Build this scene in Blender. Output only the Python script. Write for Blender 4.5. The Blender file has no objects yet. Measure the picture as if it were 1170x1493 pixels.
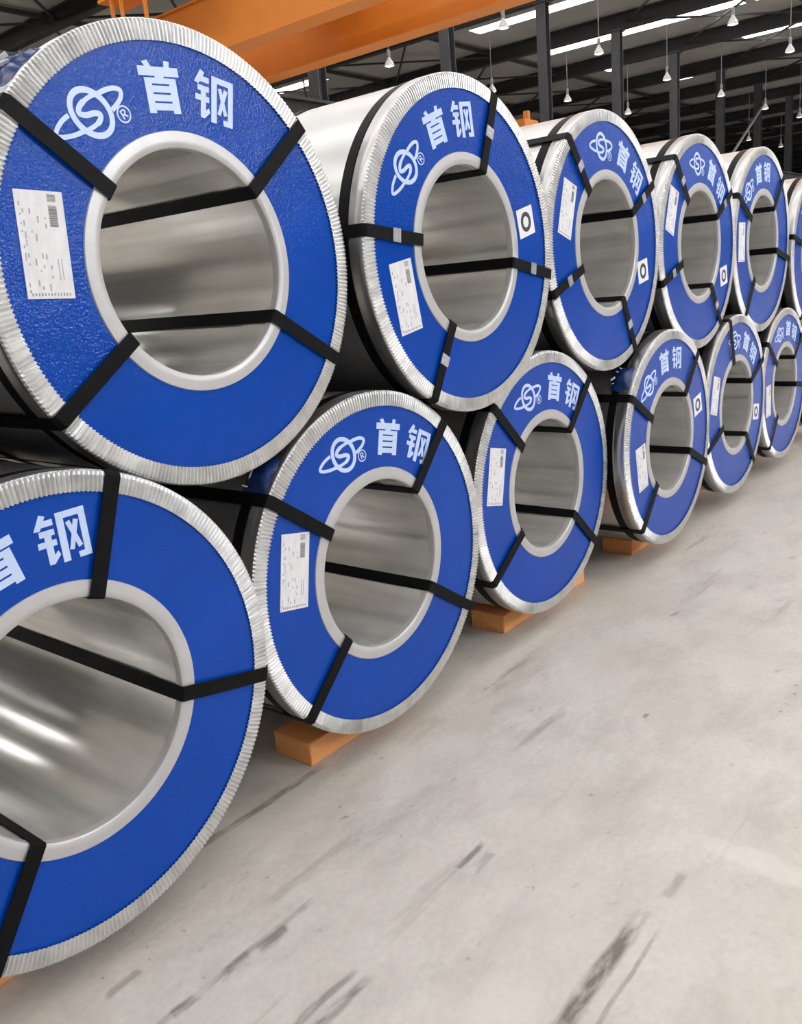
import bpy, bmesh, math, random
from mathutils import Vector, Matrix

# ------------------------------------------------------------------ camera, world, exposure
S = 0.62            # metres per coil-radius unit
FZ = 0.093          # coil undersides stand this high above the floor (timber thickness)
scene = bpy.context.scene
COL = scene.collection

cam_d = bpy.data.cameras.new('camera')
cam = bpy.data.objects.new('camera', cam_d)
COL.objects.link(cam)
CPOS = Vector((-1.57107155 * S, -3.19702947 * S, 2.55292583 * S + FZ))
FW = Vector((0.739964, 0.62393051, -0.25132449))
RT = Vector((0.62574506, -0.77558868, -0.08309827))
UP = Vector((0.24677197, 0.09577533, 0.96432913))
cam.matrix_world = Matrix(((RT.x, UP.x, -FW.x, CPOS.x), (RT.y, UP.y, -FW.y, CPOS.y), (RT.z, UP.z, -FW.z, CPOS.z), (0, 0, 0, 1)))
cam_d.sensor_fit = 'HORIZONTAL'
cam_d.sensor_width = 36.0
cam_d.lens = 36.0 * 1257.46 / 1170.0
cam_d.clip_end = 600
scene.camera = cam

world = bpy.data.worlds.new('overcast_sky')
scene.world = world
world.use_nodes = True
bg = world.node_tree.nodes['Background']
bg.inputs[0].default_value = (0.97, 0.985, 1.0, 1)
bg.inputs[1].default_value = 1.7
SKYLIGHT_STRENGTH = 7.0

scene.view_settings.view_transform = 'Standard'
scene.view_settings.look = 'None'
scene.view_settings.gamma = 1.0
scene.view_settings.use_curve_mapping = False
scene.view_settings.exposure = 0.6

scene.cycles.max_bounces = 8
scene.cycles.diffuse_bounces = 3
scene.cycles.glossy_bounces = 4

# ------------------------------------------------------------------ helpers
random.seed(7)

def link(o, parent=None):
    COL.objects.link(o)
    if parent is not None:
        o.parent = parent
    return o

def mesh_from(name, verts, faces, mat, smooth=False):
    me = bpy.data.meshes.new(name)
    me.from_pydata(verts, [], faces)
    me.update()
    if mat:
        me.materials.append(mat)
    if smooth:
        me.polygons.foreach_set('use_smooth', [True] * len(me.polygons))
    return me

def obj(name, me, parent=None, loc=(0, 0, 0)):
    o = bpy.data.objects.new(name, me)
    o.location = loc
    return link(o, parent)

def empty(name, loc=(0, 0, 0), scale=1.0):
    o = bpy.data.objects.new(name, None)
    o.location = loc
    o.scale = (scale,) * 3
    o.empty_display_size = 0.2
    return link(o)

def tag(o, label=None, cat=None, group=None, kind=None):
    if label: o['label'] = label
    if cat: o['category'] = cat
    if group: o['group'] = group
    if kind: o['kind'] = kind
    return o

class MB:
    """collects primitives into one mesh"""
    def __init__(self):
        self.v = []; self.f = []
    def add(self, v, f):
        n = len(self.v)
        self.v += [tuple(p) for p in v]
        self.f += [tuple(i + n for i in q) for q in f]
        return self
    def box(self, x0, x1, y0, y1, z0, z1):
        v = [(x0, y0, z0), (x1, y0, z0), (x1, y1, z0), (x0, y1, z0), (x0, y0, z1), (x1, y0, z1), (x1, y1, z1), (x0, y1, z1)]
        f = [(0, 3, 2, 1), (4, 5, 6, 7), (0, 1, 5, 4), (1, 2, 6, 5), (2, 3, 7, 6), (3, 0, 4, 7)]
        return self.add(v, f)
    def bar(self, a, b, w, h=None):
        """square bar from a to b"""
        a = Vector(a); b = Vector(b); h = h or w
        d = (b - a).normalized()
        s = d.cross(Vector((0, 0, 1)))
        if s.length < 1e-4: s = Vector((1, 0, 0))
        s.normalize(); t = s.cross(d)
        v = [p + s * i * w / 2 + t * j * h / 2 for p in (a, b) for i, j in ((-1, -1), (1, -1), (1, 1), (-1, 1))]
        return self.add(v, [(0, 1, 2, 3), (7, 6, 5, 4), (0, 4, 5, 1), (1, 5, 6, 2), (2, 6, 7, 3), (3, 7, 4, 0)])
    def lathe_z(self, prof, n=16, c=(0, 0, 0)):
        """profile [(r,z)] turned about vertical axis"""
        v = []; f = []
        for r, z in prof:
            for i in range(n):
                a = 2 * math.pi * i / n
                v.append((c[0] + r * math.cos(a), c[1] + r * math.sin(a), c[2] + z))
        for k in range(len(prof) - 1):
            for i in range(n):
                j = (i + 1) % n
                f.append((k * n + i, k * n + j, (k + 1) * n + j, (k + 1) * n + i))
        return self.add(v, f)
    def mesh(self, name, mat, smooth=False, bevel=0):
        me = mesh_from(name, self.v, self.f, mat, smooth)
        if bevel:
            bm = bmesh.new(); bm.from_mesh(me)
            bmesh.ops.bevel(bm, geom=bm.edges[:], offset=bevel, segments=2, affect='EDGES', clamp_overlap=True)
            bm.to_mesh(me); bm.free()
        return me
    def build(self, name, mat, parent=None, smooth=False, bevel=0, loc=(0, 0, 0)):
        return obj(name, self.mesh(name, mat, smooth, bevel), parent, loc)

def ring_mesh(name, prof, n, mat, smooth=True, closed=False):
    """profile [(r, y)] turned about the y axis at origin"""
    v = []; f = []
    for r, y in prof:
        for i in range(n):
            a = 2 * math.pi * i / n
            v.append((r * math.cos(a), y, r * math.sin(a)))
    m = len(prof)
    for k in range(m if closed else m - 1):
        k2 = (k + 1) % m
        for i in range(n):
            j = (i + 1) % n
            f.append((k * n + i, k * n + j, k2 * n + j, k2 * n + i))
    me = mesh_from(name, v, f, mat, smooth)
    if smooth:
        me.set_sharp_from_angle(angle=math.radians(35))
    return me

# ------------------------------------------------------------------ materials
class NT:
    def __init__(self, name):
        self.m = bpy.data.materials.new(name); self.m.use_nodes = True
        self.t = self.m.node_tree; self.b = self.t.nodes['Principled BSDF']
    def n(self, typ, **kw):
        x = self.t.nodes.new(typ)
        for k, v in kw.items(): setattr(x, k, v)
        return x
    def l(self, a, b): self.t.links.new(a, b)
    def set(self, **kw):
        for k, v in kw.items():
            self.b.inputs[k.replace('_', ' ')].default_value = v
        return self
    def coords(self, scale=(1, 1, 1), rot=(0, 0, 0), kind='Object'):
        tc = self.n('ShaderNodeTexCoord'); mp = self.n('ShaderNodeMapping')
        mp.inputs['Scale'].default_value = scale; mp.inputs['Rotation'].default_value = rot
        self.l(tc.outputs[kind], mp.inputs['Vector'])
        return mp.outputs[0]
    def noise(self, vec, scale, detail=3, rough=0.55):
        x = self.n('ShaderNodeTexNoise')
        x.inputs['Scale'].default_value = scale; x.inputs['Detail'].default_value = detail; x.inputs['Roughness'].default_value = rough
        if vec is not None: self.l(vec, x.inputs['Vector'])
        return x.outputs['Fac']
    def ramp(self, fac, stops):
        r = self.n('ShaderNodeValToRGB')
        el = r.color_ramp.elements
        while len(el) < len(stops): el.new(0.5)
        for e, (p, c) in zip(el, stops):
            e.position = p; e.color = (c, c, c, 1) if not isinstance(c, tuple) else (*c, 1)
        self.l(fac, r.inputs[0])
        return r.outputs[0]
    def mix(self, fac, a, b, mode='MIX'):
        x = self.n('ShaderNodeMix', data_type='RGBA', blend_type=mode)
        for s, val in ((0, fac), (6, a), (7, b)):
            if hasattr(val, 'is_output'): self.l(val, x.inputs[s])
            elif s == 0: x.inputs[0].default_value = val
            else: x.inputs[s].default_value = (*val, 1)
        return x.outputs[2]
    def math(self, op, a, b=None):
        x = self.n('ShaderNodeMath', operation=op)
        for i, val in enumerate((a, b)):
            if val is None: continue
            if hasattr(val, 'is_output'): self.l(val, x.inputs[i])
            else: x.inputs[i].default_value = val
        return x.outputs[0]
    def bump(self, h, strength, dist):
        x = self.n('ShaderNodeBump')
        x.inputs['Strength'].default_value = strength; x.inputs['Distance'].default_value = dist
        self.l(h, x.inputs['Height']); self.l(x.outputs[0], self.b.inputs['Normal'])

def plain(name, col, rough=0.5, metal=0.0, var=0.12, scale=4.0):
    k = NT(name); k.set(Roughness=rough, Metallic=metal)
    f = k.noise(k.coords(), scale, 4)
    lo = tuple(c * (1 - var) for c in col); hi = tuple(min(1, c * (1 + var)) for c in col)
    k.l(k.ramp(f, [(0.3, lo), (0.7, hi)]), k.b.inputs['Base Color'])
    return k.m

def mat_blue():
    k = NT('blue_coated_board'); k.set(Roughness=0.06, Specular_IOR_Level=0.2)
    f = k.noise(k.coords(), 2.5, 4)
    k.l(k.ramp(f, [(0.3, (0.001, 0.053, 0.36)), (0.7, (0.0015, 0.060, 0.41))]), k.b.inputs['Base Color'])
    a = k.noise(k.coords(), 95, 2, 0.6); b = k.noise(k.coords(), 4, 2)
    k.bump(k.math('ADD', a, k.math('MULTIPLY', b, 2.0)), 0.20, 0.01)
    return k.m

def mat_sheet():
    k = NT('galvanised_sheet'); k.set(Metallic=0.95)
    f = k.noise(k.coords((1, 0.25, 1)), 5, 5)
    k.l(k.ramp(f, [(0.3, (0.56, 0.558, 0.558)), (0.7, (0.64, 0.635, 0.635))]), k.b.inputs['Base Color'])
    k.l(k.ramp(f, [(0.3, 0.30), (0.7, 0.42)]), k.b.inputs['Roughness'])
    return k.m

def mat_bore():
    k = NT('bore_steel'); k.set(Metallic=0.65)
    f = k.noise(k.coords((1, 0.05, 1)), 22, 5, 0.6)
    g = k.noise(k.coords(), 2.2, 3)
    c = k.ramp(f, [(0.25, (0.60, 0.59, 0.57)), (0.75, (0.88, 0.87, 0.85))])
    k.l(k.mix(0.35, c, k.ramp(g, [(0.3, (0.62, 0.60, 0.57)), (0.7, (0.90, 0.89, 0.87))])), k.b.inputs['Base Color'])
    k.l(k.ramp(f, [(0.2, 0.13), (0.8, 0.28)]), k.b.inputs['Roughness'])
    return k.m

def mat_rim():
    k = NT('pleated_zinc_edge'); k.set(Metallic=0.75)
    f = k.noise(k.coords(), 14, 4)
    k.l(k.ramp(f, [(0.3, (0.62, 0.62, 0.62)), (0.7, (0.78, 0.78, 0.77))]), k.b.inputs['Base Color'])
    k.l(k.ramp(f, [(0.3, 0.28), (0.7, 0.42)]), k.b.inputs['Roughness'])
    return k.m

def mat_floor():
    k = NT('concrete_floor')
    P = k.coords()
    big = k.noise(P, 0.8, 5, 0.6); mid = k.noise(P, 3.2, 7, 0.68); fine = k.noise(P, 45, 3, 0.6)
    c = k.ramp(big, [(0.3, (0.55, 0.505, 0.445)), (0.7, (0.66, 0.615, 0.555))])
    c = k.mix(k.ramp(mid, [(0.35, 0.0), (0.75, 0.5)]), c, (0.76, 0.725, 0.68))
    c = k.mix(k.ramp(fine, [(0.3, 0.16), (0.7, 0.0)]), c, (0.28, 0.25, 0.22))
    smu = k.noise(k.coords((0.8, 1.5, 1)), 2.0, 8, 0.72)
    c = k.mix(k.ramp(smu, [(0.48, 0.0), (0.72, 0.55)]), c, (0.36, 0.325, 0.30))
    dot = k.noise(P, 28, 2, 0.5)
    c = k.mix(k.math('MULTIPLY', k.ramp(dot, [(0.66, 0.0), (0.72, 0.7)]), k.ramp(smu, [(0.50, 0.0), (0.62, 1.0)])), c, (0.22, 0.19, 0.17))
    # scuffs drawn out along the row
    st = k.noise(k.coords((0.45, 4.2, 1)), 1.5, 6, 0.62)
    pat = k.noise(P, 0.9, 3)
    m = k.math('MULTIPLY', k.ramp(st, [(0.60, 0.0), (0.70, 1.0)]), k.ramp(pat, [(0.47, 0.0), (0.62, 0.55)]))
    c = k.mix(m, c, (0.19, 0.165, 0.14))
    spk = k.noise(k.coords((0.7, 1.6, 1)), 7, 3, 0.5)
    c = k.mix(k.ramp(spk, [(0.70, 0.0), (0.76, 0.4)]), c, (0.16, 0.14, 0.125))
    # drag marks: (x0, x1, y, half width, strength)
    tc = k.n('ShaderNodeTexCoord'); sp = k.n('ShaderNodeSeparateXYZ'); k.l(tc.outputs['Object'], sp.inputs[0])
    wob = k.math('MULTIPLY', k.math('SUBTRACT', k.noise(k.coords(), 5.0, 5), 0.5), 0.035)
    brk = k.ramp(k.noise(k.coords((2.2, 9, 1)), 4, 4), [(0.32, 0.15), (0.56, 1.0)])
    for (x0, x1, y, hw, s) in DRAGS:
        xm, xh = (x0 + x1) / 2, (x1 - x0) / 2
        dx = k.math('ABSOLUTE', k.math('ADD', k.math('SUBTRACT', sp.outputs[0], xm), k.math('MULTIPLY', wob, 6.0)))
        inx = k.ramp(k.math('DIVIDE', dx, xh), [(0.72, 1.0), (1.0, 0.0)])
        dy = k.math('ABSOLUTE', k.math('ADD', k.math('SUBTRACT', sp.outputs[1], y), wob))
        iny = k.ramp(k.math('DIVIDE', dy, hw), [(0.45, 1.0), (1.0, 0.0)])
        mm = k.math('MULTIPLY', k.math('MULTIPLY', inx, iny), k.math('MULTIPLY', brk, s))
        c = k.mix(mm, c, (0.17, 0.145, 0.125))
    for (x0, y0, rx, ry, s) in WORN:
        qx = k.math('DIVIDE', k.math('SUBTRACT', sp.outputs[0], x0), rx); qy = k.math('DIVIDE', k.math('SUBTRACT', sp.outputs[1], y0), ry)
        d2 = k.math('ADD', k.math('MULTIPLY', qx, qx), k.math('MULTIPLY', qy, qy))
        d2 = k.math('ADD', d2, k.math('MULTIPLY', k.math('SUBTRACT', mid, 0.5), 5.0))
        c = k.mix(k.math('MULTIPLY', k.ramp(d2, [(0.1, 1.0), (1.0, 0.0)]), s), c, (0.80, 0.75, 0.69))
    k.l(c, k.b.inputs['Base Color'])
    k.l(k.ramp(mid, [(0.3, 0.42), (0.7, 0.62)]), k.b.inputs['Roughness'])
    k.bump(fine, 0.12, 0.004)
    return k.m

DRAGS = [(0.20, 0.88, -1.142, 0.030, 0.95), (0.35, 0.87, -1.205, 0.008, 0.5), (0.96, 1.10, -1.170, 0.02, 0.45),
         (0.30, 1.0, 0.135, 0.020, 0.75), (0.74, 0.90, -0.617, 0.014, 0.75), (0.80, 0.90, -0.66, 0.022, 0.4), (0.0, 0.32, -0.625, 0.016, 0.6), (-0.1, 0.31, -0.672, 0.020, 0.75),
         (-0.25, 0.50, -0.345, 0.014, 0.45), (0.19, 0.31, -0.364, 0.022, 0.75), (0.08, 0.17, -0.352, 0.020, 0.6), (-0.09, 0.02, -0.347, 0.020, 0.7),
         (0.30, 0.80, -0.25, 0.030, 0.3), (0.6, 1.1, -0.30, 0.05, 0.18), (1.88, 1.93, -0.708, 0.012, 0.7), (1.77, 1.80, -0.046, 0.008, 0.9), (2.86, 2.97, -0.416, 0.016, 0.55), (1.2, 1.5, -0.02, 0.06, 0.22), (-0.12, -0.02, -0.15, 0.018, 0.5)]
WORN = [(1.25, -1.25, 0.06, 0.24, 0.4), (2.0, 0.02, 0.5, 0.06, 0.3), (0.75, -0.9, 0.25, 0.2, 0.2), (0.4, -1.0, 0.16, 0.10, 0.3)]

def mat_wood():
    k = NT('orange_timber'); k.set(Roughness=0.7)
    f = k.noise(k.coords((1.5, 14, 14)), 3, 5)
    k.l(k.ramp(f, [(0.3, (0.92, 0.36, 0.12)), (0.7, (0.98, 0.46, 0.17))]), k.b.inputs['Base Color'])
    k.bump(f, 0.2, 0.004)
    return k.m

def emit(name, col, s):
    k = NT(name); k.set(Roughness=0.5)
    f = k.noise(k.coords(), 0.6, 2)
    k.l(k.ramp(f, [(0.3, tuple(c * 0.92 for c in col)), (0.7, col)]), k.b.inputs['Emission Color'])
    k.b.inputs['Emission Strength'].default_value = s
    k.b.inputs['Base Color'].default_value = (0.8, 0.8, 0.8, 1)
    return k.m

def mat_paper():
    k = NT('label_paper'); k.set(Roughness=0.55)
    f = k.noise(k.coords((3, 1, 1)), 9, 3)
    k.l(k.ramp(f, [(0.3, (0.70, 0.69, 0.72)), (0.7, (0.80, 0.80, 0.82))]), k.b.inputs['Base Color'])
    return k.m

M_BLUE = mat_blue(); M_SHEET = mat_sheet(); M_BORE = mat_bore(); M_RIM = mat_rim(); M_FLOOR = mat_floor(); M_WOOD = mat_wood()
M_RING = plain('zinc_bore_ring', (0.52, 0.515, 0.515), 0.42, 0.35, 0.06, 6)
M_STRAP = plain('black_strapping', (0.005, 0.005, 0.006), 0.5, 0.0, 0.3, 20)
M_STRAP.node_tree.nodes['Principled BSDF'].inputs['Specular IOR Level'].default_value = 0.1
M_SEAL = plain('zinc_seal', (0.62, 0.63, 0.66), 0.3, 0.7, 0.15, 30)
M_PRINT = plain('pale_print', (0.54, 0.67, 0.93), 0.4, 0.0, 0.04, 10)
M_INK = plain('grey_ink', (0.36, 0.36, 0.38), 0.6, 0.0, 0.25, 25)
M_BAR = plain('barcode_ink', (0.17, 0.17, 0.18), 0.6, 0.0, 0.2, 30)
M_NAVY = plain('dark_ring_ink', (0.03, 0.035, 0.06), 0.5)
M_PAPER = mat_paper()
M_STICK = plain('white_sticker', (0.80, 0.80, 0.82), 0.5, 0.0, 0.03)
M_FILM = plain('blue_film', (0.012, 0.035, 0.15), 0.3, 0.0, 0.4, 12)
M_TAPE = plain('white_tape', (0.75, 0.76, 0.76), 0.4, 0.0, 0.1, 12)
M_STEEL = plain('dark_column_paint', (0.050, 0.049, 0.055), 0.55, 0.0, 0.15, 2)
M_BEAM = plain('dark_beam_paint', (0.020, 0.019, 0.020), 0.6, 0.0, 0.2, 1)
M_ROOF = plain('grey_roof_sheet', (0.32, 0.31, 0.30), 0.6, 0.0, 0.15, 0.5)
M_WALL = plain('dull_green_wall', (0.030, 0.038, 0.034), 0.7, 0.0, 0.2, 0.4)
M_FRONT = plain('grey_side_wall', (0.07, 0.07, 0.075), 0.7, 0.0, 0.1, 0.4)
M_CRANE = plain('orange_crane_paint', (0.72, 0.23, 0.025), 0.45, 0.0, 0.06, 1)
M_LAMP = plain('white_lamp_enamel', (0.75, 0.74, 0.72), 0.35, 0.0, 0.05, 8)
M_CORD = plain('grey_cord', (0.30, 0.30, 0.31), 0.5)
M_SKY = emit('skylight_sheet', (1.0, 0.98, 0.96), SKYLIGHT_STRENGTH)
M_WINGLOW = emit('added_window_glow', (0.95, 0.98, 1.0), 20.0)  # glow of the added window in the front wall
M_BULB = emit('lamp_glass', (1.0, 0.97, 0.92), 1.2)

# ------------------------------------------------------------------ the hall
CX, CY, CZ = CPOS
BAY = 6.0
YCOL = CY + 16.9
RAFTER_X0 = CX + 16.9 * 1.43           # a column line; others follow every BAY
ROOF_Z = CZ + 9.9
RAFT_Z = CZ + 9.3
Y0, Y1 = -14.0, 46.0
X0, X1 = RAFTER_X0 - 6 * BAY - 1.0, RAFTER_X0 + 20 * BAY

fl = MB().add([(-90, -90, 0), (190, -90, 0), (190, 90, 0), (-90, 90, 0)], [(0, 1, 2, 3)]).build('floor', M_FLOOR)
tag(fl, 'pale worn concrete floor with drag marks', None, None, 'structure')

ceil = MB()
# roof deck in strips that leave the skylight openings free
SKY_HALF = 0.42
sky_xs = [(k, RAFTER_X0 + (k + 0.5) * BAY) for k in range(-6, 20)]
NEAR = [(Y0 + 1, -1.0), (-0.6, 10.5), (10.9, 19.8), (28.5, 35.0)]
def zy(v): return CY + 9.9 * v
FAR = {3: [(Y0 + 1, zy(1.50)), (zy(2.12), zy(2.2))], 4: [(Y0 + 1, zy(1.1)), (zy(1.98), zy(2.07))], 5: [(Y0 + 1, zy(1.0)), (zy(1.87), zy(2.02))], 6: [(Y0 + 1, zy(1.0)), (zy(1.70), zy(1.81))]}
ceil_o = empty('ceiling', (0, 0, 0)); tag(ceil_o, 'grey sheet roof with dark beams and skylight strips', None, None, 'structure')
edges = [X0] + [e for _, x in sky_xs for e in (x - SKY_HALF, x + SKY_HALF)] + [X1]
dk = MB()
for i in range(0, len(edges), 2):
    dk.box(edges[i], edges[i + 1], Y0, Y1, ROOF_Z, ROOF_Z + 0.08)
pan = {}
for k, x in sky_xs:
    sky = NEAR if k < 3 else FAR.get(k, [(Y0 + 1, 2.0)])
    ys = [Y0] + [q for ab in sky for q in ab] + [Y1]
    for i in range(0, len(ys), 2):
        dk.box(x - SKY_HALF, x + SKY_HALF, ys[i], ys[i + 1], ROOF_Z, ROOF_Z + 0.08)
    for a, b in sky:
        if (a, b) not in pan:
            pan[(a, b)] = MB().box(-SKY_HALF, SKY_HALF, a, b, 0.01, 0.05).mesh('skylight_panel', M_SKY)
        obj('skylight_panel', pan[(a, b)], ceil_o, (x, 0, ROOF_Z))
dk.build('roof_deck', M_ROOF, ceil_o)
rb = MB()
rb.box(-0.16, 0.16, Y0, Y1, 0, 0.06); rb.box(-0.16, 0.16, Y0, Y1, 0.52, 0.58); rb.box(-0.05, 0.05, Y0, Y1, 0.06, 0.52)
rb = rb.mesh('roof_beam', M_BEAM)
for k in range(-6, 21):
    obj('roof_beam', rb, ceil_o, (RAFTER_X0 + k * BAY, 0, RAFT_Z))
br = MB()
for y in (2.0, 9.0, 21.0, 27.0, 33.0, 39.0):
    br.bar((0, y, 0.25), (BAY, y + 5.5, 0.25), 0.07); br.bar((0, y + 5.5, 0.30), (BAY, y, 0.30), 0.07)
    br.bar((0, y, 0.45), (BAY, y, 0.45), 0.14)
br = br.mesh('cross_brace', M_BEAM)
for k in range(-2, 20):
    obj('cross_brace', br, ceil_o, (RAFTER_X0 + k * BAY, 0, RAFT_Z))

wb = MB().box(X0, X1, Y1, Y1 + 0.2, 0, ROOF_Z).build('wall_back', M_WALL); tag(wb, 'dark far wall of the hall', None, None, 'structure')
wr = MB().box(X1, X1 + 0.2, Y0, Y1, 0, ROOF_Z).build('wall_right', M_WALL); tag(wr, 'dark end wall of the hall', None, None, 'structure')

wl = MB().box(X0 - 0.2, X0, Y0, Y1, 0, ROOF_Z).build('wall_left', M_WALL); tag(wl, 'unseen dark end wall on the left, added to darken reflections', None, None, 'structure')  # out of view, added to cut brightness from the left end
WF_TOP = 7.4  # unseen front wall, added so the blue faces reflect something dark
WINS = [(6.6, 10.8, 4.5, 7.0)]  # single unseen window, added for the highlight on the leftmost upper coil
wf = MB(); xs = [X0] + [q for w in WINS for q in w[:2]] + [X1]
for i in range(0, len(xs), 2): wf.box(xs[i], xs[i + 1], Y0 - 0.2, Y0, 0, WF_TOP)
for a, b, c, d in WINS: wf.box(a, b, Y0 - 0.2, Y0, 0, c); wf.box(a, b, Y0 - 0.2, Y0, d, WF_TOP)
wf = wf.build('wall_front', M_FRONT); tag(wf, 'unseen grey side wall with one window, added to shape reflections', None, None, 'structure')
for i, (a, b, c, d) in enumerate(WINS):
    w = empty('window_%d' % (i + 1), (0, Y0 - 0.1, 0)); tag(w, 'added glowing window in the unseen grey side wall', None, None, 'structure')
    fr = MB(); n = 3
    for j in range(n + 1):
        x = a + (b - a) * j / n; fr.box(x - 0.05, x + 0.05, -0.05, 0.05, c, d)
    for z in (c + 0.05, d - 0.05): fr.box(a, b, -0.06, 0.06, z - 0.05, z + 0.05)
    fr.build('window_frame', M_STEEL, w)
    for j in range(n):
        MB().box(a + (b - a) * j / n + 0.05, a + (b - a) * (j + 1) / n - 0.05, -0.01, 0.01, c + 0.1, d - 0.1).build('pane', M_WINGLOW, w)


# columns of the row behind the coils
col_me = MB()
for sx in (-0.15, 0.15):
    col_me.box(sx - 0.02, sx + 0.02, -0.18, 0.18, 0, RAFT_Z)
col_me.box(-0.15, 0.15, -0.03, 0.03, 0, RAFT_Z)
col_me = col_me.mesh('shaft', M_STEEL)
plate_me = MB().box(-0.32, 0.32, -0.32, 0.32, 0, 0.03).mesh('base_plate', M_STEEL)
cap_me = MB().box(-0.26, 0.26, -0.26, 0.26, RAFT_Z - 0.04, RAFT_Z - 0.001).mesh('cap_plate', M_STEEL)
brk_me = MB().box(-0.12, 0.12, -0.75, -0.18, 5.5, 5.894).mesh('runway_bracket', M_STEEL)
ords = ['beside the left end of the orange crane girder', 'just left of the third coil of the upper tier, half behind the crane',
        'rising between the second and third coils of the upper tier', 'rising behind the right rim of the third upper coil',
        'rising left of the fourth upper coil', 'rising behind the gap of fourth and fifth upper coils',
        'standing beside the pale slanted brace, right of it', 'rising behind the right part of the fifth upper coil', 'rightmost visible above the sixth upper coil']
for i, k in enumerate(range(-1, 8)):
    c = empty('steel_column', (RAFTER_X0 + k * BAY, YCOL, 0))
    tag(c, 'dark steel column ' + ords[i], 'column', 'steel columns of the background row')
    obj('shaft', col_me, c); obj('base_plate', plate_me, c); obj('cap_plate', cap_me, c); obj('runway_bracket', brk_me, c)

rw = empty('runway_beam', (0, YCOL - 0.5, 5.895)); tag(rw, 'dark crane runway beam along the background columns', 'beam')
m = MB(); m.box(RAFTER_X0 - 3 * BAY, RAFTER_X0 + 8 * BAY, -0.15, 0.15, 0, 0.03); m.box(RAFTER_X0 - 3 * BAY, RAFTER_X0 + 8 * BAY, -0.15, 0.15, 0.47, 0.5)
m.box(RAFTER_X0 - 3 * BAY, RAFTER_X0 + 8 * BAY, -0.02, 0.02, 0.03, 0.47); m.build('girder', M_BEAM, rw)
MB().box(RAFTER_X0 - 3 * BAY, RAFTER_X0 + 8 * BAY, -0.035, 0.035, 0.5, 0.58).build('rail', M_STEEL, rw)

# pale slanted brace between two columns
xa = RAFTER_X0 + 5 * BAY; xb = RAFTER_X0 + 4 * BAY
bb = MB().bar((xa - 0.25, YCOL - 0.3, CZ + 16.9 * 0.475), (xb + 0.25, YCOL - 0.3, CZ + 16.9 * 0.29), 0.10)
tag(bb.build('diagonal_brace', M_CORD), 'thin pale diagonal brace between two background columns', 'brace')

# ------------------------------------------------------------------ overhead crane
cr = empty('overhead_crane', (CX + 12.6, 0, CZ + 4.8)); tag(cr, 'orange twin girder overhead crane across the top left', 'crane')
gy0, gy1 = -9.0, YCOL + 1.2
def girder(x0, x1):
    g = MB(); g.box(x0 + 0.04, x1 - 0.04, gy0, gy1, 0.03, 1.0); g.box(x0 - 0.03, x1 + 0.03, gy0, gy1, 0, 0.03); g.box(x0 - 0.03, x1 + 0.03, gy0, gy1, 1.0, 1.03)
    return g
girder(0, 0.46).build('main_girder', M_CRANE, cr)
girder(2.3, 2.72).build('main_girder', M_CRANE, cr)
for y in (gy0 + 0.3, YCOL - 0.68):
    e = MB().box(-0.4, 3.1, y, y + 0.35, 0.035, 0.36).build('end_carriage', M_CRANE, cr)
tr = MB(); tr.box(-0.1, 2.8, 10.2, 10.5, 1.05, 1.25); tr.box(-0.1, 2.8, 11.9, 12.2, 1.05, 1.25); tr.box(0.4, 2.2, 10.5, 11.9, 1.1, 1.7)
trolley = tr.build('trolley', M_CRANE, cr)
POST_Y = (14.6, 14.28, 13.51)
for yy in POST_Y:
    MB().bar((-0.7, yy, 0.1), (-0.7, yy, 2.2), 0.06).build('guard_post', M_CRANE, cr)
MB().box(-0.75, -0.03, POST_Y[-1] - 1.6, POST_Y[0] + 0.4, 1.36, 1.42).build('walkway', M_CRANE, cr)

et = empty('end_truck', (26.92, YCOL - 0.5, 6.476)); tag(et, 'small orange crane end truck on the far runway, right of second upper coil', 'crane truck')
MB().box(-0.48, 0.48, -0.2, 0.2, 0.06, 0.36).build('housing', M_CRANE, et, False, 0.03)
MB().box(-0.06, 0.10, -0.1, 0.1, 0.36, 0.66).build('buffer_post', M_CRANE, et, False, 0.02)
for dx in (-0.3, 0.3):
    w = MB().lathe_z([(0.001, -0.05), (0.11, -0.05), (0.11, 0.05), (0.001, 0.05)], 16).build('wheel', M_STEEL, et, True, 0, (dx, 0, 0.11)); w.rotation_euler = (math.pi / 2, 0, 0)

# ------------------------------------------------------------------ pendant lamps
LZ = 7.3
lamp_spots = [(570, 3.383, 2.692, 'nearest below the orange crane girder, leftmost'), (720, 4.318, 2.743, 'hanging just above the top of the second upper coil'),
    (830, 4.978, 2.643, 'hanging low between the second and third upper coils'), (876, 4.102, 2.008, 'hanging above the third upper coil, under a skylight'),
    (737, 3.33, 2.046, 'against the skylight beside the orange crane girder'), (975, 5.01, 2.051, 'hanging above the gap of the third and fourth upper coils'),
    (918, 5.787, 2.635, 'small, close to the right shoulder of the third upper coil'), (1054, 5.833, 2.042, 'hanging right above the fourth upper coil'),
    (1072, 4.183, 1.417, 'highest on the right, crossing the long skylight'), (1118, 6.665, 2.03, 'beside the slanted brace above the fifth upper coil'),
    (1155, 4.999, 1.408, 'large, near the upper right corner'), (1168, 7.366, 1.994, 'cut by the right edge of the picture'),
    (1140, 9.103, 2.624, 'smallest, just right of the fifth upper coil'), (990, 6.60, 2.63, 'tiny, low beside the left flank of the fourth upper coil'), (1098, 8.2, 2.63, 'tiny, just left of the fifth upper coil top')]
shade_me = MB().lathe_z([(0.001, 0.16), (0.07, 0.15), (0.10, 0.06), (0.17, -0.04), (0.235, -0.16), (0.25, -0.24), (0.235, -0.24), (0.16, -0.05), (0.02, 0.05)], 20).mesh('lamp_shade', M_LAMP, True)
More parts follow.
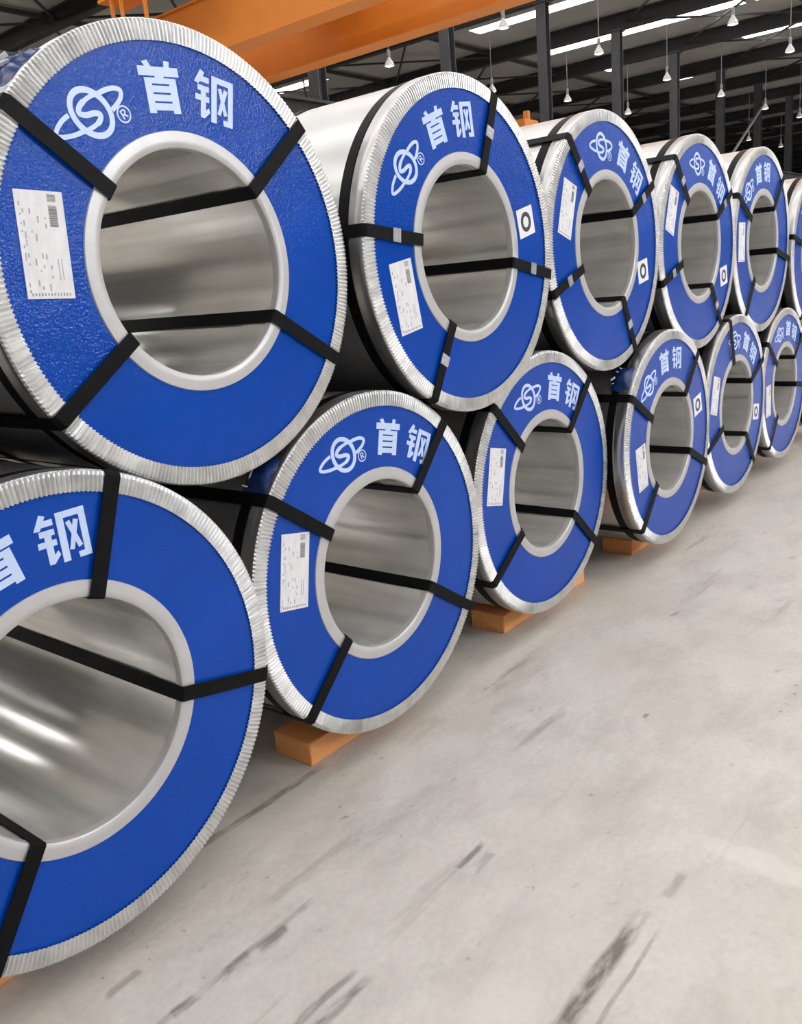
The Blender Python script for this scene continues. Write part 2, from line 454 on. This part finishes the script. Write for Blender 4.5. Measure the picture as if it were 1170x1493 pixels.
hous_me = MB().lathe_z([(0.001, 0.50), (0.05, 0.49), (0.085, 0.44), (0.085, 0.20), (0.05, 0.14), (0.001, 0.14)], 14).mesh('ballast_housing', M_CORD, True)
glass_me = MB().lathe_z([(0.225, -0.232), (0.15, -0.265), (0.001, -0.275)], 18).mesh('lamp_glass', M_BULB, True)
cord_me = MB().lathe_z([(0.014, 0.335), (0.014, ROOF_Z - CZ - LZ - 0.02)], 8).mesh('cord', M_CORD, True)
for (px, a, b, t) in lamp_spots:
    o = empty('pendant_lamp', (CX + LZ * a, CY + LZ * b, CZ + LZ))
    tag(o, 'white bell pendant lamp ' + t, 'lamp', 'pendant lamps under the roof')
    for nm, me in (('lamp_shade', shade_me), ('ballast_housing', hous_me), ('lamp_glass', glass_me)): obj(nm, me, o).scale = (0.68,) * 3
    obj('cord', cord_me, o)

# ------------------------------------------------------------------ coil parts (unit radius, axis +y, face towards -y)
L = 2.0
NSEG = 192
body_me = ring_mesh('wrapper', [(0.50, 0.02), (0.982, 0.02), (0.982, L - 0.02), (0.50, L - 0.02)], NSEG, M_SHEET)
bore_me = ring_mesh('bore_liner', [(0.496, 0.01), (0.496, L - 0.01)], NSEG, M_BORE)
flange_me = ring_mesh('bore_flange', [(0.4905, 0.004), (0.4905, 0.20), (0.4935, 0.20), (0.4935, 0.004)], NSEG, M_BORE)
disc_me = ring_mesh('face_board', [(0.54, 0.008), (0.54, -0.003), (0.93, -0.003), (0.93, 0.008)], NSEG, M_BLUE)
bring_me = ring_mesh('bore_ring', [(0.4885, 0.03), (0.4885, 0.0), (0.4905, -0.007), (0.496, -0.011), (0.52, -0.0125), (0.557, -0.009), (0.560, -0.003)], NSEG, M_RING)
girth_me = ring_mesh('girth_strap', [(0.9825, -0.034), (0.989, -0.034), (0.989, 0.034), (0.9825, 0.034)], NSEG, M_STRAP)

def pleated_rim():
    N = 300; sub = 4
    prof = [(0.908, -0.0105, 0.9), (0.940, -0.0108, 1), (0.974, -0.0095, 1), (0.987, -0.006, 0.8), (0.9932, 0.001, 0.3), (0.9942, 0.010, 0), (0.9936, 0.095, 0), (0.983, 0.097, 0)]
    rr = random.Random(3)
    amps = [0.0058 * rr.uniform(0.75, 1.15) for _ in range(N)]
    n = N * sub; v = []; f = []
    for j, (r, y, w) in enumerate(prof):
        for i in range(n):
            q = i % sub; a = 2 * math.pi * (i + (0.0)) / n
            amp = amps[i // sub] * w
            hi = (1.0, 0.8, -1.0, -0.2)[q]
            rad = r + ((-0.0012 if q in (0, 1) else 0.0012) if j == 0 else 0)
            v.append((rad * math.cos(a), y - hi * amp, rad * math.sin(a)))
    for k in range(len(prof) - 1):
        for i in range(n):
            j = (i + 1) % n
            f.append((k * n + i, k * n + j, (k + 1) * n + j, (k + 1) * n + i))
    me = mesh_from('pleated_rim', v, f, M_RIM, False)
    me.materials.append(M_SHEET)
    for p in me.polygons[4 * n:]:
        p.material_index = 1; p.use_smooth = True
    return me
rim_me = pleated_rim()

def strap_mesh():
    """closed loop through the bore in the plane theta=0 (towards +x); width along z"""
    ri, ro = 0.4855, 0.9948; y0, y1 = -0.0185, L + 0.0185; t = 0.0045; w = 0.034
    def loop(ri, ro, y0, y1, c):
        return [(ri, y0 + c), (ri + c, y0), (ro - c * 2, y0), (ro, y0 + c * 2), (ro, y1 - c * 2), (ro - c * 2, y1), (ri + c, y1), (ri, y1 - c)]
    A = loop(ri, ro, y0, y1, 0.008); B = loop(ri - t, ro + t, y0 - t, y1 + t, 0.01)
    n = len(A); v = []; f = []
    for P in (A, B):
        for s in (-w, w):
            v += [(r, y, s) for r, y in P]
    # index blocks: A- 0, A+ n, B- 2n, B+ 3n
    for i in range(n):
        j = (i + 1) % n
        f += [(2 * n + i, 3 * n + i, 3 * n + j, 2 * n + j), (i, j, n + j, n + i), (i, 2 * n + i, 2 * n + j, j), (n + i, n + j, 3 * n + j, 3 * n + i)]
    return mesh_from('radial_strap', v, f, M_STRAP)
strap_me = strap_mesh()
seal_me = MB().box(0.70, 0.765, -0.0285, -0.0235, -0.037, 0.037).box(0.712, 0.722, -0.0305, -0.0285, -0.037, 0.037).box(0.742, 0.752, -0.0305, -0.0285, -0.037, 0.037).mesh('strap_seal', M_SEAL)

# printed marks, flat on the board; local x = along the rim, local z = outwards
def quad_prism(mb, pts, y0=-0.0035, y1=-0.0045):
    n = len(pts)
    v = [(x, y0, z) for x, z in pts] + [(x, y1, z) for x, z in pts]
    area = sum(pts[i][0] * pts[(i + 1) % n][1] - pts[(i + 1) % n][0] * pts[i][1] for i in range(n))
    idx = list(range(n)) if area > 0 else list(range(n))[::-1]
    f = [tuple(n + i for i in idx)]
    for a in range(n):
        i, j = idx[a], idx[(a + 1) % n]
        f.append((i, j, n + j, n + i))
    mb.add(v, f)

def stroke(mb, pts, w, dy=0.0):
    """polyline stroke; w a width or a list of widths"""
    n = len(pts); ws = w if isinstance(w, (list, tuple)) else [w] * n
    Lp, Rp = [], []
    for i in range(n):
        a = Vector(pts[max(i - 1, 0)]); b = Vector(pts[min(i + 1, n - 1)])
        d = (b - a).normalized(); nn = Vector((-d.y, d.x))
        p = Vector(pts[i])
        Lp.append(p + nn * ws[i] / 2); Rp.append(p - nn * ws[i] / 2)
    for i in range(n - 1):
        quad_prism(mb, [tuple(Rp[i]), tuple(Rp[i + 1]), tuple(Lp[i + 1]), tuple(Lp[i])], -0.0035, -0.0045 - dy)

def smooth_pts(pts, k=6):
    """Catmull-Rom"""
    out = []
    P = [pts[0]] + list(pts) + [pts[-1]]
    for i in range(1, len(P) - 2):
        p0, p1, p2, p3 = [Vector(q) for q in P[i - 1:i + 3]]
        for s in range(k):
            t = s / k
            out.append(tuple(0.5 * ((2 * p1) + (p2 - p0) * t + (2 * p0 - 5 * p1 + 4 * p2 - p3) * t * t + (3 * p1 - p0 - 3 * p2 + p3) * t ** 3)))
    out.append(tuple(pts[-1]))
    return out

def emblem():
    mb = MB()
    # planet ring
    ca, sa = math.cos(math.radians(24)), math.sin(math.radians(24))
    pts = []
    for i in range(41):
        a = 2 * math.pi * i / 40
        x, z = 0.078 * math.cos(a), 0.096 * math.sin(a)
        pts.append((-0.012 + x * ca - z * sa, 0.008 + x * sa + z * ca))
    stroke(mb, pts, 0.024)
    # orbit, left loop and right loop
    stroke(mb, smooth_pts([(-0.108, 0.052), (-0.150, 0.050), (-0.190, 0.038), (-0.207, 0.022), (-0.185, 0.004), (-0.140, -0.014), (-0.090, -0.026)]), 0.018, 0.0004)
    stroke(mb, smooth_pts([(0.066, 0.046), (0.105, 0.040), (0.145, 0.026), (0.166, 0.004), (0.148, -0.016), (0.115, -0.026), (0.080, -0.031)]), 0.019, 0.0004)
    # the S
    stroke(mb, smooth_pts([(0.066, 0.046), (0.02, 0.056), (-0.035, 0.054), (-0.062, 0.036), (-0.040, 0.014), (0.000, 0.000), (0.018, -0.018), (-0.005, -0.034), (-0.050, -0.034), (-0.095, -0.026)]), [0.017] * 10 + [0.022] * 34 + [0.017] * 11, 0.0006)
    return mb.mesh('printed_emblem', M_PRINT)

def registered():
    mb = MB()
    pts = [(0.117 + 0.031 * math.cos(2 * math.pi * i / 24), -0.070 + 0.031 * math.sin(2 * math.pi * i / 24)) for i in range(25)]
    stroke(mb, pts, 0.006)
    c = lambda x, z: (0.117 + x, -0.070 + z)
    stroke(mb, [c(-0.009, -0.017), c(-0.009, 0.018)], 0.0065)
    stroke(mb, smooth_pts([c(-0.009, 0.016), c(0.006, 0.015), c(0.011, 0.008), c(0.005, 0.000), c(-0.009, -0.001)]), 0.006)
    stroke(mb, [c(0.000, 0.000), c(0.012, -0.017)], 0.0065)
    return mb.mesh('registered_mark', M_PRINT)

def char_shou():
    mb = MB()
    q = lambda *p: quad_prism(mb, list(p), -0.0035, -0.0045 - 0.00002 * len(mb.f))
    q((-0.078, 0.100), (-0.050, 0.108), (-0.028, 0.072), (-0.055, 0.070))          # left tick
    q((0.030, 0.072), (0.056, 0.072), (0.064, 0.106), (0.036, 0.108))              # right tick
    q((-0.104, 0.047), (0.102, 0.047), (0.102, 0.083), (-0.104, 0.083))            # wide bar
    q((-0.024, 0.034), (0.020, 0.034), (0.022, 0.048), (-0.024, 0.048))            # stem
    q((-0.080, -0.098), (-0.045, -0.098), (-0.045, 0.040), (-0.080, 0.040))        # box left
    q((0.045, -0.098), (0.082, -0.098), (0.082, 0.040), (0.045, 0.040))            # box right
    for z0, z1 in ((0.018, 0.040), (-0.016, 0.010), (-0.050, -0.024), (-0.086, -0.058)):
        q((-0.050, z0), (0.050, z0), (0.050, z1), (-0.050, z1))
    return mb.mesh('printed_character', M_PRINT)

def char_gang():
    mb = MB()
    q = lambda *p: quad_prism(mb, list(p), -0.0035, -0.0045 - 0.00002 * len(mb.f))
    # metal radical on the left
    q((-0.110, 0.050), (-0.086, 0.046), (-0.055, 0.098), (-0.078, 0.108))
    q((-0.092, 0.058), (-0.030, 0.058), (-0.030, 0.082), (-0.084, 0.082))
    q((-0.092, 0.020), (-0.030, 0.020), (-0.030, 0.043), (-0.092, 0.043))
    q((-0.104, -0.022), (-0.028, -0.022), (-0.028, 0.002), (-0.104, 0.002))
    q((-0.074, -0.088), (-0.046, -0.080), (-0.046, 0.030), (-0.074, 0.030))
    q((-0.074, -0.092), (-0.052, -0.092), (-0.022, -0.062), (-0.030, -0.044), (-0.050, -0.062))
    # frame on the right
    q((-0.016, -0.098), (0.014, -0.098), (0.014, 0.098), (-0.016, 0.098))
    q((0.014, 0.072), (0.078, 0.072), (0.078, 0.098), (0.014, 0.098))
    q((0.078, -0.098), (0.106, -0.098), (0.106, 0.098), (0.078, 0.098))
    q((0.054, -0.098), (0.078, -0.098), (0.078, -0.074), (0.050, -0.074))
    # the cross
    q((0.018, -0.056), (0.036, -0.060), (0.074, 0.052), (0.054, 0.058))
    q((0.020, 0.052), (0.038, 0.058), (0.074, -0.050), (0.056, -0.058))
    return mb.mesh('printed_character', M_PRINT)

emb_me, reg_me, shou_me, gang_me = emblem(), registered(), char_shou(), char_gang()

# paper label and ring sticker
LW, LH = 0.198, 0.40
paper_me = MB().box(-LW / 2, LW / 2, -0.0065, -0.0035, -LH / 2, LH / 2).mesh('paper_label', M_PAPER)
def barcode():
    r = random.Random(5); mb = MB(); z = LH / 2 - 0.012
    while z > LH / 2 - 0.130:
        h = r.choice([0.0015, 0.002, 0.003, 0.0045])
        if abs(z - (LH / 2 - 0.045)) > 0.006:
            mb.box(0.034, 0.068, -0.0075, -0.0065, z - h, z)
        z -= h + r.choice([0.0015, 0.002, 0.003])
    return mb.mesh('barcode', M_BAR)
def text_print():
    r = random.Random(9); mb = MB()
    for x in (-0.084, -0.072, -0.045, -0.030, -0.015, 0.0, 0.015):
        z = LH / 2 - 0.03 - r.random() * 0.03
        while z > -LH / 2 + 0.03:
            h = r.uniform(0.006, 0.03)
            if r.random() < (0.6 if x < -0.06 else 0.4):
                mb.box(x - 0.002, x + 0.003, -0.0073, -0.0065, max(z - h, -LH / 2 + 0.01), z)
            z -= h + r.uniform(0.004, 0.03)
    for x in (0.045, 0.060):
        mb.box(x, x + 0.0025, -0.0073, -0.0065, -0.13, -0.05)
    for x in [-0.08 + 0.013 * i for i in range(13)]:
        mb.box(x, x + 0.006, -0.0073, -0.0065, -LH / 2 + 0.010, -LH / 2 + 0.022)
    return mb.mesh('text_print', M_INK)
bar_me, text_me = barcode(), text_print()
stick_me = MB().box(-0.1, 0.1, -0.0065, -0.0035, -0.092, 0.092).mesh('ring_sticker', M_STICK)
def ring_mark():
    mb = MB()
    stroke(mb, [(0.050 * math.cos(2 * math.pi * i / 32), 0.050 * math.sin(2 * math.pi * i / 32)) for i in range(33)], 0.028, 0.003)
    return mb.mesh('ring_mark', M_NAVY)
ringmark_me = ring_mark()

def film_flap(seed):
    """crumpled film lapping over the shoulder of the coil around theta = 0"""
    r = random.Random(seed); n, m = 12, 8; v = []; f = []
    for i in range(n + 1):
        for j in range(m + 1):
            a = math.radians(-7 + 14 * i / n + r.uniform(-0.4, 0.4)); y = 0.03 + 0.17 * j / m + r.uniform(-0.008, 0.008)
            e = min(1, 3 * min(i / n, 1 - i / n), 3 * min(j / m, 1 - j / m) + 0.15)
            rad = 0.990 + e * r.uniform(0.022, 0.046)
            v.append((rad * math.cos(a), y, rad * math.sin(a)))
    for i in range(n):
        for j in range(m):
            k = i * (m + 1) + j
            f.append((k, k + 1, k + m + 2, k + m + 1))
    me = mesh_from('film_flap', v, f, M_FILM, True)
    return me
def tape_bits(seed):
    r = random.Random(seed + 50); out = []
    for _ in range(4):
        a = math.radians(r.uniform(-5, 5)); y = r.uniform(0.13, 0.21); rad = r.uniform(1.02, 1.04)
        c = Vector((rad * math.cos(a), y, rad * math.sin(a)))
        out.append(MB().bar(c, c + Vector((r.uniform(-.01, .02), r.uniform(-.03, .03), r.uniform(-.05, .05))), 0.022, 0.006).mesh('tape_scrap', M_TAPE))
    return out
flap_me = [(film_flap(s), tape_bits(s)) for s in range(3)]

def polar(o, theta):            # turn a part made at theta = 0 (towards +x) to angle theta seen from the front
    o.rotation_euler = (0, -math.radians(theta), 0)
    return o

def on_face(o, parent, x, z, tilt):
    o.location = (x, 0, 1 + z); o.rotation_euler = (0, -math.radians(tilt), 0)
    return o

# name: x, y, z centre, R, print turn, straps, seals, label(x,z,tilt), sticker(x,z,tilt), flap angle, text
COILS = {
 'B1': (-0.0324, -0.133, 1.0015, 1.0015, 11.5, (71, -12, -123, 160), 0, (-0.70, 0.10, -4), None, None, 'lower tier, leftmost, cut by the left edge of the picture'),
 'B2': (2.0198, 0.0039, 1.0072, 1.0072, -16, (145, 47, -34, -137), 0, (-0.690, 0.165, -10.5), None, 137, 'lower tier, second from the left'),
 'B3': (4.0705, 0.069, 1.0096, 1.0096, -16.5, (135.8, 46, -42.5, -147), 0, (-0.705, 0.208, -12.5), None, None, 'lower tier, third from the left'),
 'B4': (6.0802, -0.0787, 0.9962, 0.9962, 5.5, (150, 48, -25, -133), 0, (-0.643, -0.149, 9), (0.672, 0.208, 13), 139, 'lower tier, fourth from the left, with a ring sticker'),
 'B5': (8.1175, -0.0068, 0.9868, 0.9868, -28, (107, 26, -159, -52), 0, (-0.685, 0.20, -14), (0.671, -0.183, -8), None, 'lower tier, fifth from the left, its ring sticker low'),
 'B6': (10.063, 0.0364, 0.9549, 0.9549, -12, (143, 40, -8, -130), 0, (-0.693, -0.13, 3), None, None, 'lower tier, sixth from the left at the picture edge'),
 'B0': (-2.055, -0.02, 1.0, 1.0, 0, (150, 50, -30, -140), 0, None, None, None, 'lower tier, standing just left of the picture'),
 'T0': (-1.04, -0.02, 2.73, 0.99, 0, (150, 50, -30, -140), 0, None, None, None, 'upper tier, standing just left of the picture'),
 'B7': (12.32, 0.10, 0.99, 0.99, 0, (140, 45, -30, -140), 0, None, None, None, 'lower tier, a sliver at the right edge of the picture'),
 'T1': (0.9833, 0.0221, 2.7244, 0.9945, 0, (142.5, 40.7, -31.8, -144), 0, (-0.718, 0.097, -2.5), None, 131, 'upper tier, leftmost and largest in view'),
 'T2': (3.0408, -0.0413, 2.745, 1.0042, 17, (173.2, 69, -11.3, -119.6), 1, (-0.664, -0.248, 9.5), (0.676, 0.161, 13), 78, 'upper tier, second from the left, sticker near the right rim'),
 'T3': (5.1004, 0.0273, 2.7454, 1.0047, -28.5, (130, 29.5, -160, -63), 1, (-0.6625, 0.258, -18), (0.645, -0.23, 10), None, 'upper tier, third from the left'),
 'T4': (7.116, 0.0385, 2.7158, 1.0072, -29.5, (130.5, 31, -160.5, -55.5), 1, (-0.69, 0.30, -19), (0.66, -0.324, 10), None, 'upper tier, fourth from the left'),
 'T5': (9.1516, 0.0669, 2.7166, 1.0245, 10, (152, 46, -13, -127), 0, (-0.715, 0.0, 0), None, 163, 'upper tier, fifth from the left'),
 'T6': (11.18, 0.03, 2.70, 0.965, 0, (168, 60, -20, -120), 0, None, None, None, 'upper tier, sixth, only its left side in view at the right edge'),
}
# keep T6 resting on its two neighbours
def rest(a, b, R, gap=0.004):
    ax, az, ra = COILS[a][0], COILS[a][2], COILS[a][3] + R + gap; bx, bz, rb_ = COILS[b][0], COILS[b][2], COILS[b][3] + R + gap
    d = math.hypot(bx - ax, bz - az); ex, ez = (bx - ax) / d, (bz - az) / d
    s = (ra * ra - rb_ * rb_ + d * d) / (2 * d); h = math.sqrt(ra * ra - s * s)
    return ax + s * ex - h * ez, az + s * ez + h * ex
x0_, z0_ = rest('B0', 'B1', 0.99)
COILS['T0'] = (x0_, COILS['T0'][1], z0_) + COILS['T0'][3:]
x6, z6 = rest('B6', 'B7', 0.965)
COILS['T6'] = (x6, COILS['T6'][1], z6) + COILS['T6'][3:]

fi = 0
for key, (x, y, z, R, phi, straps, seals, lab, stick, flap, txt) in COILS.items():
    root = empty('steel_coil', (x * S, y * S, (z - R) * S + FZ), S * R)
    tag(root, 'blue-faced steel coil, ' + txt, 'steel coil', 'wrapped steel coils stacked in two tiers')
    def P(name, me, y_=0.0, rz=0.0):
        o = obj(name, me, root, (0, y_, 1)); o.rotation_euler = (0, 0, rz); return o
    P('wrapper', body_me); P('bore_liner', bore_me); P('bore_flange', flange_me)
    P('face_board', disc_me); P('bore_ring', bring_me); P('pleated_rim', rim_me)
    P('face_board', disc_me, L, math.pi); P('bore_ring', bring_me, L, math.pi); P('pleated_rim', rim_me, L, math.pi)
    for yy in (0.145, 1.0, 1.855): P('girth_strap', girth_me, yy)
    for a in straps:
        s = polar(obj('radial_strap', strap_me, root, (0, 0, 1)), a)
        if seals:
            obj('strap_seal', seal_me, s)
    # printing
    def print_at(name, me, ang, rad, tilt):
        o = obj(name, me, root); t = math.radians(ang + phi)
        return on_face(o, root, rad * math.cos(t), rad * math.sin(t), tilt + phi)
    print_at('printed_emblem', emb_me, 124.2, 0.72, 34.2)
    print_at('registered_mark', reg_me, 124.2, 0.72, 34.2)
    print_at('printed_character', shou_me, 95, 0.725, 3.5)
    print_at('printed_character', gang_me, 72.8, 0.738, -10)
    if lab:
        p = on_face(obj('paper_label', paper_me, root), root, *lab)
        obj('barcode', bar_me, p); obj('text_print', text_me, p)
    if stick:
        p = on_face(obj('ring_sticker', stick_me, root), root, *stick)
        obj('ring_mark', ringmark_me, p)
    if flap:
        a, b = flap_me[fi % 3]; fi += 1
        p = polar(obj('film_flap', a, root, (0, 0, 1)), flap)
        for t in b: obj('tape_scrap', t, p)

# ------------------------------------------------------------------ timbers under the lower tier
tim = {'B1': (-1.25, -0.33, 0.19, 'under the left lower corner coil, only its end in view'), 'B2': (1.515, 2.40, 0.265, 'under the second coil of the lower tier, its corner well in view'),
       'B3': (3.735, 5.085, 0.322, 'under the third coil of the lower tier, showing at both ends'), 'B4': (5.937, 6.75, 0.252, 'under the fourth coil of the lower tier'),
       'B5': (8.0, 8.8, 0.55, 'in the shade under the fifth coil of the lower tier'), 'B6': (9.9, 10.6, 0.55, 'in the shade under the sixth coil of the lower tier'),
       'B0': (-2.4, -1.6, 0.3, 'standing just left of the picture under the next coil'), 'B7': (12.0, 12.8, 0.55, 'under the coil at the right edge of the lower tier')}
for kx, (a, b, yy, txt) in tim.items():
    o = MB().box(0, (b - a) * S, 0, 0.31 * S, 0, FZ - 0.001).build('timber_block', M_WOOD, None, False, 0.003, (a * S, yy * S, 0))
    tag(o, 'orange timber block ' + txt, 'timber block', 'timbers carrying the lower coils')
